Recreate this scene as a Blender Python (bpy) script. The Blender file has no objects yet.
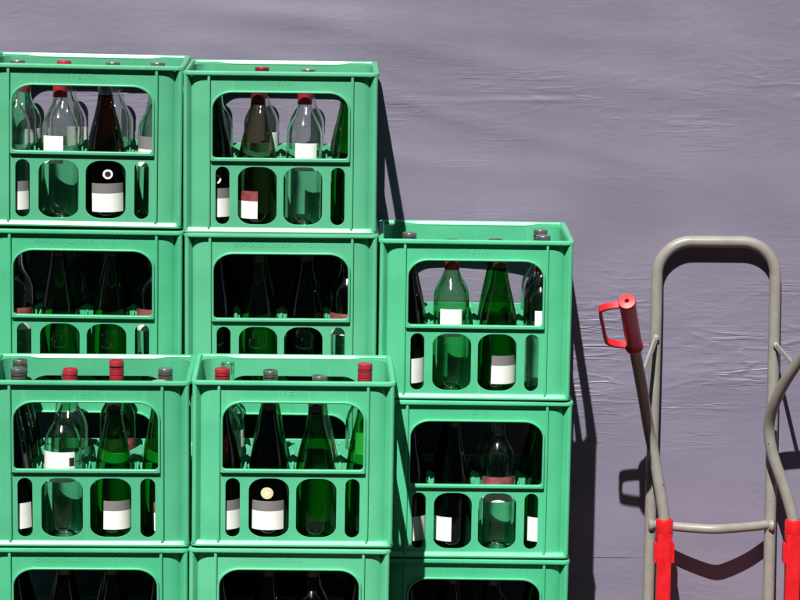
import bpy, bmesh, math, random
import numpy as np
from mathutils import Vector, Matrix
R = math.radians
random.seed(7)
S = bpy.context.scene
COL = S.collection
ME = bpy.data.meshes

# ------------------------------------------------------------------ helpers
def link(o, parent=None):
    COL.objects.link(o)
    if parent is not None:
        o.parent = parent
    return o

def obj(name, me, parent=None, loc=(0, 0, 0), rot=(0, 0, 0)):
    o = bpy.data.objects.new(name, me)
    o.location = loc
    o.rotation_euler = rot
    return link(o, parent)

def thing(name, label, cat, loc=(0, 0, 0), rot=(0, 0, 0), group=None):
    o = bpy.data.objects.new(name, None)
    o.empty_display_size = 0.05
    o.location = loc
    o.rotation_euler = rot
    tag(o, label, cat, group)
    return link(o)

def tag(o, label=None, cat=None, group=None, kind=None):
    if label: o['label'] = label
    if cat: o['category'] = cat
    if group: o['group'] = group
    if kind: o['kind'] = kind
    return o

def copy_tree(o):
    c = o.copy(); COL.objects.link(c)
    for ch in o.children:
        d = ch.copy(); COL.objects.link(d); d.parent = c
        d.matrix_parent_inverse = ch.matrix_parent_inverse.copy()
    return c

def finish(me, mats, angle=35):
    for m in (mats if isinstance(mats, (list, tuple)) else [mats]):
        me.materials.append(m)
    me.shade_smooth()
    me.set_sharp_from_angle(angle=R(angle))
    return me

def from_curve(cu):
    o = bpy.data.objects.new('tmp', cu)
    COL.objects.link(o)
    dg = bpy.context.evaluated_depsgraph_get()
    dg.update()
    me = ME.new_from_object(o.evaluated_get(dg))
    bpy.data.objects.remove(o)
    bpy.data.curves.remove(cu)
    return me

def plate(polys, t, bevel=0.0006, res=1):
    """flat plate from closed outlines (holes nest), centred on z=0"""
    cu = bpy.data.curves.new('tmp', 'CURVE')
    cu.dimensions = '2D'
    cu.fill_mode = 'BOTH'
    cu.extrude = max(t / 2 - bevel, 1e-5)
    cu.bevel_depth = bevel
    cu.bevel_resolution = res
    cu.offset = -bevel
    for p in polys:
        s = cu.splines.new('POLY')
        s.points.add(len(p) - 1)
        for q, (x, y) in zip(s.points, p):
            q.co = (x, y, 0, 1)
        s.use_cyclic_u = True
    return from_curve(cu)

def catmull(pts, n=10):
    P = [Vector(p) for p in pts]
    P = [P[0] * 2 - P[1]] + P + [P[-1] * 2 - P[-2]]
    out = []
    for i in range(1, len(P) - 2):
        a, b, c, d = P[i - 1], P[i], P[i + 1], P[i + 2]
        for k in range(n):
            t = k / n
            out.append(0.5 * ((2 * b) + (c - a) * t + (2 * a - 5 * b + 4 * c - d) * t * t + (3 * b - a - 3 * c + d) * t ** 3))
    out.append(P[-2])
    return out

def tube(pts, r, cyclic=False, res=6, smooth=0):
    if smooth:
        pts = catmull(pts, smooth)
    cu = bpy.data.curves.new('tmp', 'CURVE')
    cu.dimensions = '3D'
    cu.bevel_depth = r
    cu.bevel_resolution = res
    cu.use_fill_caps = True
    s = cu.splines.new('POLY')
    s.points.add(len(pts) - 1)
    for q, p in zip(s.points, pts):
        q.co = (p[0], p[1], p[2], 1)
    s.use_cyclic_u = cyclic
    return from_curve(cu)

def sweep_rect(pts, w, h, up):
    """rectangular strip swept along pts; w across 'side', h along up"""
    bm = bmesh.new()
    pts = [Vector(p) for p in pts]
    rings = []
    for i, p in enumerate(pts):
        t = (pts[min(i + 1, len(pts) - 1)] - pts[max(i - 1, 0)]).normalized()
        u = Vector(up); u = (u - t * u.dot(t)).normalized()
        s = t.cross(u).normalized()
        c = [(-1, -1), (1, -1), (1, 1), (-1, 1)]
        rings.append([bm.verts.new(p + s * (w / 2 * a) + u * (h / 2 * b)) for a, b in c])
    for a, b in zip(rings, rings[1:]):
        for k in range(4):
            bm.faces.new((a[k], a[(k + 1) % 4], b[(k + 1) % 4], b[k]))
    bm.faces.new(rings[0][::-1]); bm.faces.new(rings[-1])
    bmesh.ops.recalc_face_normals(bm, faces=bm.faces)
    bmesh.ops.bevel(bm, geom=[e for e in bm.edges], offset=min(w, h) * 0.18, segments=2, affect='EDGES', clamp_overlap=True)
    me = ME.new('strip'); bm.to_mesh(me); bm.free()
    return me

def lathe(prof, seg=40, cap=False):
    bm = bmesh.new()
    rings = []
    for r, z in prof:
        if r < 1e-6:
            rings.append([bm.verts.new((0, 0, z))])
        else:
            rings.append([bm.verts.new((r * math.cos(2 * math.pi * k / seg), r * math.sin(2 * math.pi * k / seg), z)) for k in range(seg)])
    for a, b in zip(rings, rings[1:]):
        if len(a) == 1 and len(b) == 1: continue
        for k in range(seg):
            j = (k + 1) % seg
            if len(a) == 1: bm.faces.new((a[0], b[j], b[k]))
            elif len(b) == 1: bm.faces.new((a[k], a[j], b[0]))
            else: bm.faces.new((a[k], a[j], b[j], b[k]))
    bmesh.ops.recalc_face_normals(bm, faces=bm.faces)
    me = ME.new('lathe'); bm.to_mesh(me); bm.free()
    return me

def box(sx, sy, sz, bevel=0.001, seg=2):
    bm = bmesh.new()
    bmesh.ops.create_cube(bm, size=1)
    for v in bm.verts: v.co = (v.co.x * sx, v.co.y * sy, v.co.z * sz)
    if bevel: bmesh.ops.bevel(bm, geom=list(bm.edges), offset=bevel, segments=seg, affect='EDGES')
    me = ME.new('box'); bm.to_mesh(me); bm.free()
    return me

def prism(poly, z0, z1, bevel=0.0):
    bm = bmesh.new()
    b = [bm.verts.new((x, y, z0)) for x, y in poly]
    t = [bm.verts.new((x, y, z1)) for x, y in poly]
    n = len(poly)
    for i in range(n):
        j = (i + 1) % n
        bm.faces.new((b[i], b[j], t[j], t[i]))
    bm.faces.new(b[::-1]); bm.faces.new(t)
    bmesh.ops.recalc_face_normals(bm, faces=bm.faces)
    me = ME.new('prism'); bm.to_mesh(me); bm.free()
    return me

def move(me, m):
    me.transform(m)
    if m.to_3x3().determinant() < 0: me.flip_normals()
    return me

def join(meshes):
    bm = bmesh.new()
    for m in meshes:
        bm.from_mesh(m)
    me = ME.new('joined'); bm.to_mesh(me); bm.free()
    return me

def arc(cx, cy, r, a0, a1, n=8, ry=None):
    ry = r if ry is None else ry
    return [(cx + r * math.cos(R(a0 + (a1 - a0) * k / n)), cy + ry * math.sin(R(a0 + (a1 - a0) * k / n))) for k in range(n + 1)]

def rrect(x0, y0, x1, y1, rb, rt, rby=None, rty=None, n=8):
    rby = rb if rby is None else rby
    rty = rt if rty is None else rty
    return (arc(x1 - rb, y0 + rby, rb, -90, 0, n, rby) + arc(x1 - rt, y1 - rty, rt, 0, 90, n, rty)
            + arc(x0 + rt, y1 - rty, rt, 90, 180, n, rty) + arc(x0 + rb, y0 + rby, rb, 180, 270, n, rby))

# ------------------------------------------------------------------ materials
def mat(name, base=(0.5, 0.5, 0.5), rough=0.5, metal=0.0, spec=0.5):
    m = bpy.data.materials.new(name); m.use_nodes = True
    b = m.node_tree.nodes['Principled BSDF']
    b.inputs['Base Color'].default_value = (*base, 1)
    b.inputs['Roughness'].default_value = rough
    b.inputs['Metallic'].default_value = metal
    b.inputs['Specular IOR Level'].default_value = spec
    return m

def N(m, t, **kw):
    n = m.node_tree.nodes.new(t)
    for k, v in kw.items(): setattr(n, k, v)
    return n

def L(m, a, b): m.node_tree.links.new(a, b)

def noise_var(m, scale, c0, c1, coord='Object', detail=4, stretch=(1, 1, 1), bump=0.0, bump_dist=0.001, rough=None, lo=0.35, hi=0.65):
    b = m.node_tree.nodes['Principled BSDF']
    tc = N(m, 'ShaderNodeTexCoord'); mp = N(m, 'ShaderNodeMapping')
    mp.inputs['Scale'].default_value = stretch
    L(m, tc.outputs[coord], mp.inputs['Vector'])
    nz = N(m, 'ShaderNodeTexNoise'); nz.inputs['Scale'].default_value = scale; nz.inputs['Detail'].default_value = detail
    L(m, mp.outputs['Vector'], nz.inputs['Vector'])
    cr = N(m, 'ShaderNodeValToRGB')
    cr.color_ramp.elements[0].position = lo; cr.color_ramp.elements[1].position = hi
    cr.color_ramp.elements[0].color = (*c0, 1); cr.color_ramp.elements[1].color = (*c1, 1)
    L(m, nz.outputs['Fac'], cr.inputs['Fac'])
    L(m, cr.outputs['Color'], b.inputs['Base Color'])
    if rough:
        mr = N(m, 'ShaderNodeMapRange')
        mr.inputs['To Min'].default_value = rough[0]; mr.inputs['To Max'].default_value = rough[1]
        L(m, nz.outputs['Fac'], mr.inputs['Value']); L(m, mr.outputs['Result'], b.inputs['Roughness'])
    if bump:
        bp = N(m, 'ShaderNodeBump'); bp.inputs['Strength'].default_value = bump; bp.inputs['Distance'].default_value = bump_dist
        L(m, nz.outputs['Fac'], bp.inputs['Height']); L(m, bp.outputs['Normal'], b.inputs['Normal'])
    return nz, cr, mp

# green crate plastic: one colour with faint sun fading, scuffs and dust specks, plus light falloff painted per crate
CRATE = mat('crate_plastic', (0.05, 0.42, 0.2), 0.38)
def crate_nodes(m):
    b = m.node_tree.nodes['Principled BSDF']
    nz, cr, mp = noise_var(m, 9, (0.074, 0.455, 0.236), (0.092, 0.51, 0.272), detail=6, rough=(0.26, 0.42))
    # vertical scuff streaks
    tc = N(m, 'ShaderNodeTexCoord'); mp2 = N(m, 'ShaderNodeMapping'); mp2.inputs['Scale'].default_value = (60, 60, 4)
    oi = N(m, 'ShaderNodeObjectInfo'); add = N(m, 'ShaderNodeVectorMath', operation='ADD')
    L(m, tc.outputs['Object'], mp2.inputs['Vector']); L(m, mp2.outputs['Vector'], add.inputs[0]); L(m, oi.outputs['Location'], add.inputs[1])
    n2 = N(m, 'ShaderNodeTexNoise'); n2.inputs['Scale'].default_value = 1.6; n2.inputs['Detail'].default_value = 5
    L(m, add.outputs['Vector'], n2.inputs['Vector'])
    r2 = N(m, 'ShaderNodeMapRange'); r2.inputs['From Min'].default_value = 0.6; r2.inputs['From Max'].default_value = 0.8
    r2.inputs['To Max'].default_value = 0.28
    L(m, n2.outputs['Fac'], r2.inputs['Value'])
    mx = N(m, 'ShaderNodeMix', data_type='RGBA'); mx.inputs[7].default_value = (0.24, 0.60, 0.42, 1)
    L(m, r2.outputs['Result'], mx.inputs[0]); L(m, cr.outputs['Color'], mx.inputs[6])
    # dirt specks
    n3 = N(m, 'ShaderNodeTexNoise'); n3.inputs['Scale'].default_value = 160; n3.inputs['Detail'].default_value = 2
    L(m, add.outputs['Vector'], n3.inputs['Vector'])
    tc3 = N(m, 'ShaderNodeVectorMath', operation='ADD'); L(m, tc.outputs['Object'], tc3.inputs[0]); L(m, oi.outputs['Location'], tc3.inputs[1])
    L(m, tc3.outputs['Vector'], n3.inputs['Vector'])
    r3 = N(m, 'ShaderNodeMapRange'); r3.inputs['From Min'].default_value = 0.74; r3.inputs['From Max'].default_value = 0.8; r3.inputs['To Max'].default_value = 0.6
    L(m, n3.outputs['Fac'], r3.inputs['Value'])
    mx2 = N(m, 'ShaderNodeMix', data_type='RGBA'); mx2.inputs[7].default_value = (0.03, 0.12, 0.07, 1)
    L(m, r3.outputs['Result'], mx2.inputs[0]); L(m, mx.outputs[2], mx2.inputs[6])
    wn = N(m, 'ShaderNodeTexWhiteNoise'); L(m, oi.outputs['Location'], wn.inputs['Vector'])
    hv = N(m, 'ShaderNodeHueSaturation')
    vr = N(m, 'ShaderNodeMapRange'); vr.inputs['To Min'].default_value = 0.97; vr.inputs['To Max'].default_value = 1.03
    L(m, wn.outputs['Value'], vr.inputs['Value'])
    fc = N(m, 'ShaderNodeSeparateColor'); L(m, oi.outputs['Color'], fc.inputs['Color'])   # painted light falloff, carried by this crate's object colour
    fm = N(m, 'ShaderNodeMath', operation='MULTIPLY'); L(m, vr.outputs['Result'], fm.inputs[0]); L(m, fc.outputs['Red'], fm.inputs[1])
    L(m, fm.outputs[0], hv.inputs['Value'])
    sr = N(m, 'ShaderNodeMapRange'); sr.inputs['To Min'].default_value = 0.93; sr.inputs['To Max'].default_value = 1.03
    wc = N(m, 'ShaderNodeSeparateColor'); L(m, wn.outputs['Color'], wc.inputs['Color'])
    L(m, wc.outputs['Green'], sr.inputs['Value']); L(m, sr.outputs['Result'], hv.inputs['Saturation'])
    L(m, mx2.outputs[2], hv.inputs['Color'])
    # thin pale scratches in all directions
    sc = N(m, 'ShaderNodeTexNoise'); sc.inputs['Scale'].default_value = 7; sc.inputs['Detail'].default_value = 1; sc.inputs['Distortion'].default_value = 1.2
    mp4 = N(m, 'ShaderNodeMapping'); mp4.inputs['Scale'].default_value = (3, 3, 9); mp4.inputs['Rotation'].default_value = (0, 0.5, 0)
    L(m, tc3.outputs['Vector'], mp4.inputs['Vector']); L(m, mp4.outputs['Vector'], sc.inputs['Vector'])
    d1 = N(m, 'ShaderNodeMath', operation='SUBTRACT'); d1.inputs[1].default_value = 0.5; L(m, sc.outputs['Fac'], d1.inputs[0])
    d2 = N(m, 'ShaderNodeMath', operation='ABSOLUTE'); L(m, d1.outputs[0], d2.inputs[0])
    d3 = N(m, 'ShaderNodeMapRange'); d3.inputs['From Min'].default_value = 0.0; d3.inputs['From Max'].default_value = 0.006; d3.inputs['To Min'].default_value = 1; d3.inputs['To Max'].default_value = 0
    L(m, d2.outputs[0], d3.inputs['Value'])
    n5 = N(m, 'ShaderNodeTexNoise'); n5.inputs['Scale'].default_value = 22; n5.inputs['Detail'].default_value = 3; L(m, tc3.outputs['Vector'], n5.inputs['Vector'])
    d5 = N(m, 'ShaderNodeMapRange'); d5.inputs['From Min'].default_value = 0.53; d5.inputs['From Max'].default_value = 0.68; d5.inputs['To Max'].default_value = 0.45
    L(m, n5.outputs['Fac'], d5.inputs['Value'])
    d4 = N(m, 'ShaderNodeMath', operation='MULTIPLY'); L(m, d3.outputs['Result'], d4.inputs[0]); L(m, d5.outputs['Result'], d4.inputs[1])
    mx3 = N(m, 'ShaderNodeMix', data_type='RGBA'); mx3.inputs[7].default_value = (0.33, 0.64, 0.5, 1)
    L(m, d4.outputs[0], mx3.inputs[0]); L(m, hv.outputs['Color'], mx3.inputs[6])
    L(m, mx3.outputs[2], b.inputs['Base Color'])
    bp = N(m, 'ShaderNodeBump'); bp.inputs['Strength'].default_value = 0.12; bp.inputs['Distance'].default_value = 0.002
    L(m, nz.outputs['Fac'], bp.inputs['Height']); L(m, bp.outputs['Normal'], b.inputs['Normal'])
crate_nodes(CRATE)

def glass(name, tint, rough=0.09):
    """thin glass shell: tinted see-through, darker where the wall is crossed at a slant, Fresnel reflection"""
    m = bpy.data.materials.new(name); m.use_nodes = True
    nt = m.node_tree
    for n in list(nt.nodes):
        if n.type == 'BSDF_PRINCIPLED': nt.nodes.remove(n)
    out = nt.nodes['Material Output']
    lw = N(m, 'ShaderNodeLayerWeight'); lw.inputs['Blend'].default_value = 0.5
    cosv = N(m, 'ShaderNodeMath', operation='SUBTRACT'); cosv.inputs[0].default_value = 1.06
    L(m, lw.outputs['Facing'], cosv.inputs[1])
    inv = N(m, 'ShaderNodeMath', operation='DIVIDE'); inv.inputs[0].default_value = 1.0
    L(m, cosv.outputs[0], inv.inputs[1])
    comb = N(m, 'ShaderNodeCombineColor')
    for i, c in enumerate(tint):
        p = N(m, 'ShaderNodeMath', operation='POWER'); p.inputs[0].default_value = c
        L(m, inv.outputs[0], p.inputs[1]); L(m, p.outputs[0], comb.inputs[i])
    tr = N(m, 'ShaderNodeBsdfTransparent'); L(m, comb.outputs['Color'], tr.inputs['Color'])
    gl = N(m, 'ShaderNodeBsdfGlossy'); gl.inputs['Roughness'].default_value = rough
    tc = N(m, 'ShaderNodeTexCoord'); nz = N(m, 'ShaderNodeTexNoise'); nz.inputs['Scale'].default_value = 28; nz.inputs['Detail'].default_value = 2
    L(m, tc.outputs['Object'], nz.inputs['Vector'])
    bp = N(m, 'ShaderNodeBump'); bp.inputs['Strength'].default_value = 0.25; bp.inputs['Distance'].default_value = 0.003
    L(m, nz.outputs['Fac'], bp.inputs['Height']); L(m, bp.outputs['Normal'], gl.inputs['Normal'])
    # Schlick reflectance of the two faces of a thin pane, the same from either side
    p5 = N(m, 'ShaderNodeMath', operation='POWER'); p5.inputs[1].default_value = 5.0
    L(m, lw.outputs['Facing'], p5.inputs[0])
    mr = N(m, 'ShaderNodeMath', operation='MULTIPLY_ADD'); mr.inputs[1].default_value = 0.92; mr.inputs[2].default_value = 0.075; mr.use_clamp = True
    L(m, p5.outputs[0], mr.inputs[0])
    # near the silhouette a ray runs inside the wall and is bent like in solid glass
    rf = N(m, 'ShaderNodeBsdfRefraction'); rf.inputs['IOR'].default_value = 1.42; rf.inputs['Roughness'].default_value = 0.0
    L(m, comb.outputs['Color'], rf.inputs['Color'])
    bp2 = N(m, 'ShaderNodeBump'); bp2.inputs['Strength'].default_value = 0.35; bp2.inputs['Distance'].default_value = 0.003
    L(m, nz.outputs['Fac'], bp2.inputs['Height']); L(m, bp2.outputs['Normal'], rf.inputs['Normal'])
    ed = N(m, 'ShaderNodeMapRange'); ed.interpolation_type = 'SMOOTHSTEP'
    ed.inputs['From Min'].default_value = 0.40; ed.inputs['From Max'].default_value = 0.58; ed.inputs['To Min'].default_value = 0.06; ed.inputs['To Max'].default_value = 0.95
    L(m, lw.outputs['Facing'], ed.inputs['Value'])
    tm = N(m, 'ShaderNodeMixShader'); L(m, ed.outputs['Result'], tm.inputs['Fac']); L(m, tr.outputs[0], tm.inputs[1]); L(m, rf.outputs[0], tm.inputs[2])
    mx = N(m, 'ShaderNodeMixShader'); L(m, mr.outputs[0], mx.inputs['Fac']); L(m, tm.outputs[0], mx.inputs[1]); L(m, gl.outputs[0], mx.inputs[2])
    L(m, mx.outputs[0], out.inputs['Surface'])
    return m

GLASS = {
    'clear': glass('clear_glass', (0.95, 0.97, 0.955)),
    'pale': glass('pale_green_glass', (0.72, 0.9, 0.75)),
    'green': glass('green_glass', (0.15, 0.62, 0.2)),
    'olive': glass('dark_green_glass', (0.04, 0.2, 0.04)),
    'smoke': glass('pale_olive_glass', (0.52, 0.48, 0.38)),
    'brown': glass('brown_glass', (0.22, 0.1, 0.02)),
    'dark': glass('black_glass', (0.012, 0.012, 0.008)),
}
WHITE = mat('label_paper', (0.82, 0.81, 0.78), 0.55); noise_var(WHITE, 60, (0.84, 0.83, 0.81), (0.89, 0.885, 0.87))
GREYP = mat('label_grey', (0.2, 0.19, 0.19), 0.5)
MAROON = mat('label_maroon', (0.24, 0.05, 0.06), 0.5); noise_var(MAROON, 70, (0.2, 0.035, 0.045), (0.3, 0.08, 0.085))
BLACKP = mat('label_black', (0.03, 0.02, 0.02), 0.5)
GOLD = mat('label_gold', (0.75, 0.66, 0.36), 0.4)
CAP_GREY = mat('grey_cap_metal', (0.3, 0.3, 0.31), 0.3, 0.8)
CAP_DARK = mat('dark_cap_metal', (0.045, 0.04, 0.04), 0.35, 0.4)
CAP_BROWN = mat('bronze_cap_metal', (0.11, 0.06, 0.035), 0.38, 0.4)
CAP_RED = mat('red_cap_metal', (0.42, 0.03, 0.045), 0.33, 0.25)
CAP_WINE = mat('wine_red_cap_metal', (0.2, 0.012, 0.02), 0.33, 0.25)
CAP_SILVER = mat('silver_cap_metal', (0.5, 0.5, 0.5), 0.28, 0.9)
CAP_GOLD = mat('cream_cap_metal', (0.6, 0.52, 0.3), 0.35, 0.3)
TUBE = mat('beige_truck_paint', (0.24, 0.225, 0.185), 0.36)
noise_var(TUBE, 40, (0.238, 0.223, 0.200), (0.272, 0.257, 0.230), rough=(0.3, 0.46), bump=0.05)
def chips(m, c=(0.07, 0.055, 0.045), scale=90, lo=0.70, hi=0.73):
    b = m.node_tree.nodes['Principled BSDF']
    src = b.inputs['Base Color'].links[0].from_socket
    tc = N(m, 'ShaderNodeTexCoord'); n = N(m, 'ShaderNodeTexNoise'); n.inputs['Scale'].default_value = scale; n.inputs['Detail'].default_value = 4
    L(m, tc.outputs['Object'], n.inputs['Vector'])
    r = N(m, 'ShaderNodeMapRange'); r.inputs['From Min'].default_value = lo; r.inputs['From Max'].default_value = hi; r.inputs['To Max'].default_value = 0.75
    L(m, n.outputs['Fac'], r.inputs['Value'])
    x = N(m, 'ShaderNodeMix', data_type='RGBA'); x.inputs[7].default_value = (*c, 1)
    L(m, r.outputs['Result'], x.inputs[0]); L(m, src, x.inputs[6]); L(m, x.outputs[2], b.inputs['Base Color'])
chips(TUBE)
REDP = mat('red_plastic', (0.62, 0.02, 0.03), 0.36)
noise_var(REDP, 50, (0.58, 0.008, 0.014), (0.68, 0.013, 0.02), rough=(0.3, 0.46))
chips(REDP, (0.3, 0.06, 0.05), 70, 0.66, 0.76)
HOLE = mat('dark_rubber', (0.015, 0.015, 0.015), 0.8)
STEEL = mat('zinc_steel', (0.55, 0.54, 0.52), 0.4, 0.6)
WOOD = mat('pallet_wood', (0.3, 0.22, 0.14), 0.8); noise_var(WOOD, 12, (0.22, 0.16, 0.1), (0.36, 0.27, 0.18), stretch=(1, 8, 8))
ASPH = mat('asphalt', (0.05, 0.05, 0.05), 0.9); noise_var(ASPH, 180, (0.035, 0.035, 0.035), (0.075, 0.073, 0.07), bump=0.3, bump_dist=0.004)

# ------------------------------------------------------------------ ground and tarpaulin
SLOPE = -0.0092
def gz(x): return 0.0057 + SLOPE * x
bm = bmesh.new()
vs = [bm.verts.new((x, y, gz(x))) for x, y in ((-60, -90), (60, -90), (60, 30), (-60, 30))]
bm.faces.new(vs)
me = ME.new('ground'); bm.to_mesh(me); bm.free(); me.materials.append(ASPH)
tag(obj('ground', me), kind='structure')

rng = np.random.default_rng(5)
PERM = rng.permutation(512)
ANG = rng.uniform(0, 2 * np.pi, 512)
def pn(x, y, seed=0):
    x = x + seed * 17.13; y = y + seed * 9.71
    xi = np.floor(x).astype(int); yi = np.floor(y).astype(int)
    xf = x - xi; yf = y - yi
    u = xf ** 3 * (xf * (xf * 6 - 15) + 10); v = yf ** 3 * (yf * (yf * 6 - 15) + 10)
    def g(ix, iy, dx, dy):
        a = ANG[PERM[(PERM[ix % 512] + iy) % 512]]
        return np.cos(a) * dx + np.sin(a) * dy
    n00 = g(xi, yi, xf, yf); n10 = g(xi + 1, yi, xf - 1, yf)
    n01 = g(xi, yi + 1, xf, yf - 1); n11 = g(xi + 1, yi + 1, xf - 1, yf - 1)
    return (n00 * (1 - u) + n10 * u) * (1 - v) + (n01 * (1 - u) + n11 * u) * v

def tarp_height(X, Z):
    """distance the sheet stands out towards the viewer"""
    w1 = pn(X * 1.7, Z * 2.2, 1); w2 = pn(X * 3.1, Z * 3.3, 2); w3 = pn(X * 7.3, Z * 8.1, 20)
    h = 0.010 * pn(X * 1.1 + 0.4 * w1, Z * 1.5, 3) + 0.0030 * pn(X * 2.6 - Z * 1.2, Z * 3.4 + X * 0.8, 4)
    # bellies out a little behind the tall stacks
    h += 0.024 * np.clip((0.42 - X) / 0.25, 0, 1) * np.clip((Z - 0.5) / 0.5, 0, 1) * np.clip((1.9 - Z) / 0.5, 0, 1)
    h += 0.033 * np.exp(-((X - 0.42) / 0.16) ** 2) * np.exp(-((Z - 0.84) / 0.2) ** 2)
    # diagonal slack drapes
    h += 0.0020 * pn(X * 2.0 + Z * 1.3, Z * 6.0 + X * 2.4 + 0.8 * w2, 5)
    m = np.clip(0.5 + 1.5 * pn(X * 1.5, Z * 3.0, 6), 0.10, 1.2)
    m = m + 0.15 * np.clip((X - 0.42) / 0.2, 0, 1) * np.clip((0.98 - Z) / 0.2, 0, 1) * np.clip((Z - 0.30) / 0.25, 0.25, 1)
    # fine flat wrinkles, mostly level
    zz = Z * 40 + 0.9 * w2 + 1.6 * w3
    h += m * 0.00026 * pn(X * 8.2 + 0.5 * w1, zz, 8)
    h += m * 0.00024 * pn(X * 19 + w3, zz * 2.1 + 1.5 * w2, 9)
    h += (0.35 + m) * 0.00013 * pn(X * 41 + 1.3 * w3, zz * 3.9 + 2 * w3, 21)
    h += (0.35 + m) * 0.00005 * pn(X * 85, Z * 230 + 2 * w3, 26)
    # short sharp creases
    for sc, fx, fz, wz, amp, sd in ((8, 7.5, 26, 1.0, 0.0004, 11), (9, 11, 44, 1.2, 0.0006, 22), (8, 14, 19, 1.0, 0.00035, 12), (8, 23, 60, 1.0, 0.0004, 27)):
        dg = 3 if sd == 12 else 0
        rr = 1 - 2.2 * np.abs(pn(X * fx + 1.2 * w2 + Z * dg, Z * fz + wz * w1 + 1.1 * w3 - X * dg, sd))
        h += amp * (0.25 + m) * np.clip(rr, 0, 1) ** sc * np.clip(0.1 + 1.9 * pn(X * 6.5, Z * 13, sd + 30), 0, 1)
    # crumpled band left by earlier folding
    band = np.exp(-((Z - 0.74) / 0.085) ** 2) * np.clip((X - 0.45) / 0.25, 0, 1)
    h += band * (0.0006 * pn(X * 17, Z * 52 + 1.5 * w2, 13) + 0.0036 * np.clip(1 - 2.6 * np.abs(pn(X * 9, Z * 38 + 1.2 * w1 + w3, 14)), 0, 1) ** 5 * np.clip(0.2 + 2 * pn(X * 7, Z * 14, 41), 0, 1))
    h += band * (0.00025 * pn(X * 36, Z * 95 + 2 * w3, 23) + 0.00016 * pn(X * 80, Z * 180, 28))
    band2 = np.exp(-((Z - 1.285) / 0.06) ** 2) * np.clip((X - 0.05) / 0.3, 0, 1)
    h += band2 * (0.0005 * pn(X * 12, Z * 66 + 1.5 * w2, 15) + 0.0013 * np.clip(1 - 2.6 * np.abs(pn(X * 7, Z * 42 + 1.0 * w1 + w3, 24)), 0, 1) ** 6 * np.clip(0.2 + 2 * pn(X * 6, Z * 12, 42), 0, 1))
    # long soft drapes falling from upper left to lower right
    for c0, sl, wd, a0 in ((1.36, -0.18, 0.030, 0.0030), (1.21, -0.28, 0.022, 0.0022), (1.12, -0.12, 0.026, 0.0022), (1.43, -0.06, 0.028, 0.0026), (0.60, 0.15, 0.03, 0.0022)):
        dd = Z - (c0 + sl * (X - 0.5) + 0.03 * w1)
        h += a0 * np.exp(-(dd / wd) ** 2) * np.clip(0.5 + 1.2 * pn(X * 1.8, Z * 0 + c0, 44), 0, 1)
    # long level fold line
    zc = 1.2775 + 0.004 * pn(X * 4, X * 0, 16) - 0.006 * (X - 0.5) ** 2 + 0.0022 * w3 + 0.0016 * pn(X * 15, X * 0, 43)
    falloff = 0.75 * np.exp(-((X - 0.50) / 0.20) ** 2) * (0.6 + 1.2 * np.clip(pn(X * 6, Z * 0, 25) + 0.3, 0, 1)) + 0.06
    h += falloff * (0.0011 * np.exp(-((Z - zc) / 0.0045) ** 2) - 0.0008 * np.exp(-((Z - zc - 0.011) / 0.006) ** 2))
    # upright creases low down, where the sheet was folded in the package
    for xc, a in ((0.735, 0.0004), (0.905, 0.00035), (0.985, 0.00035), (1.26, 0.0004), (0.31, 0.0004), (-0.3, 0.0004)):
        xx = xc + 0.006 * pn(Z * 5, Z * 0 + xc, 17)
        h += a * np.clip((0.85 - Z) / 0.2, 0, 1) * np.exp(-((X - xx) / 0.004) ** 2)
    # overlapping seam: upper length hangs over the lower one
    zs = 0.2565 + 0.0006 * pn(X * 2, X * 0, 18)
    h += 0.0010 * (Z > zs) * np.clip((0.84 - X) / 0.08, 0, 1)
    # lower edge of the sheet hangs a little loose
    h += 0.012 * np.clip((0.30 - Z) / 0.3, 0, 1) ** 2 * (0.6 + 0.8 * pn(X * 3, Z, 19))
    return h

def spaced(a, b0, b1, c, coarse, fine):
    l = np.arange(a, b0, coarse); m = np.arange(b0, b1, fine); r = np.arange(b1, c + coarse, coarse)
    return np.concatenate([l, m, r])
xs = spaced(-3.2, -0.72, 1.36, 4.2, 0.05, 0.0048)
zs = spaced(0.008, 0.12, 1.56, 3.4, 0.03, 0.0026)
zs = np.sort(np.concatenate([zs, [0.2558, 0.2562, 0.2568, 0.2572]]))
X, Z = np.meshgrid(xs, zs)
Y = -tarp_height(X, Z)
nx, nz_ = len(xs), len(zs)
co = np.stack([X, Y, Z], -1).reshape(-1, 3)
i = np.arange((nz_ - 1) * nx).reshape(nz_ - 1, nx)[:, :-1].ravel()
faces = np.stack([i, i + 1, i + nx + 1, i + nx], -1)
me = ME.new('tarpaulin')
me.vertices.add(len(co)); me.vertices.foreach_set('co', co.ravel())
me.loops.add(faces.size); me.loops.foreach_set('vertex_index', faces.ravel())
me.polygons.add(len(faces)); me.polygons.foreach_set('loop_start', np.arange(len(faces)) * 4)
me.update(calc_edges=True)
me.shade_smooth()
TARP = mat('tarpaulin', (0.2, 0.175, 0.235), 0.42, spec=0.6)
nzt, crt, mpt = noise_var(TARP, 3.0, (0.188, 0.172, 0.240), (0.216, 0.196, 0.270), detail=8, stretch=(1, 1, 2.5), rough=(0.32, 0.46))
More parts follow.
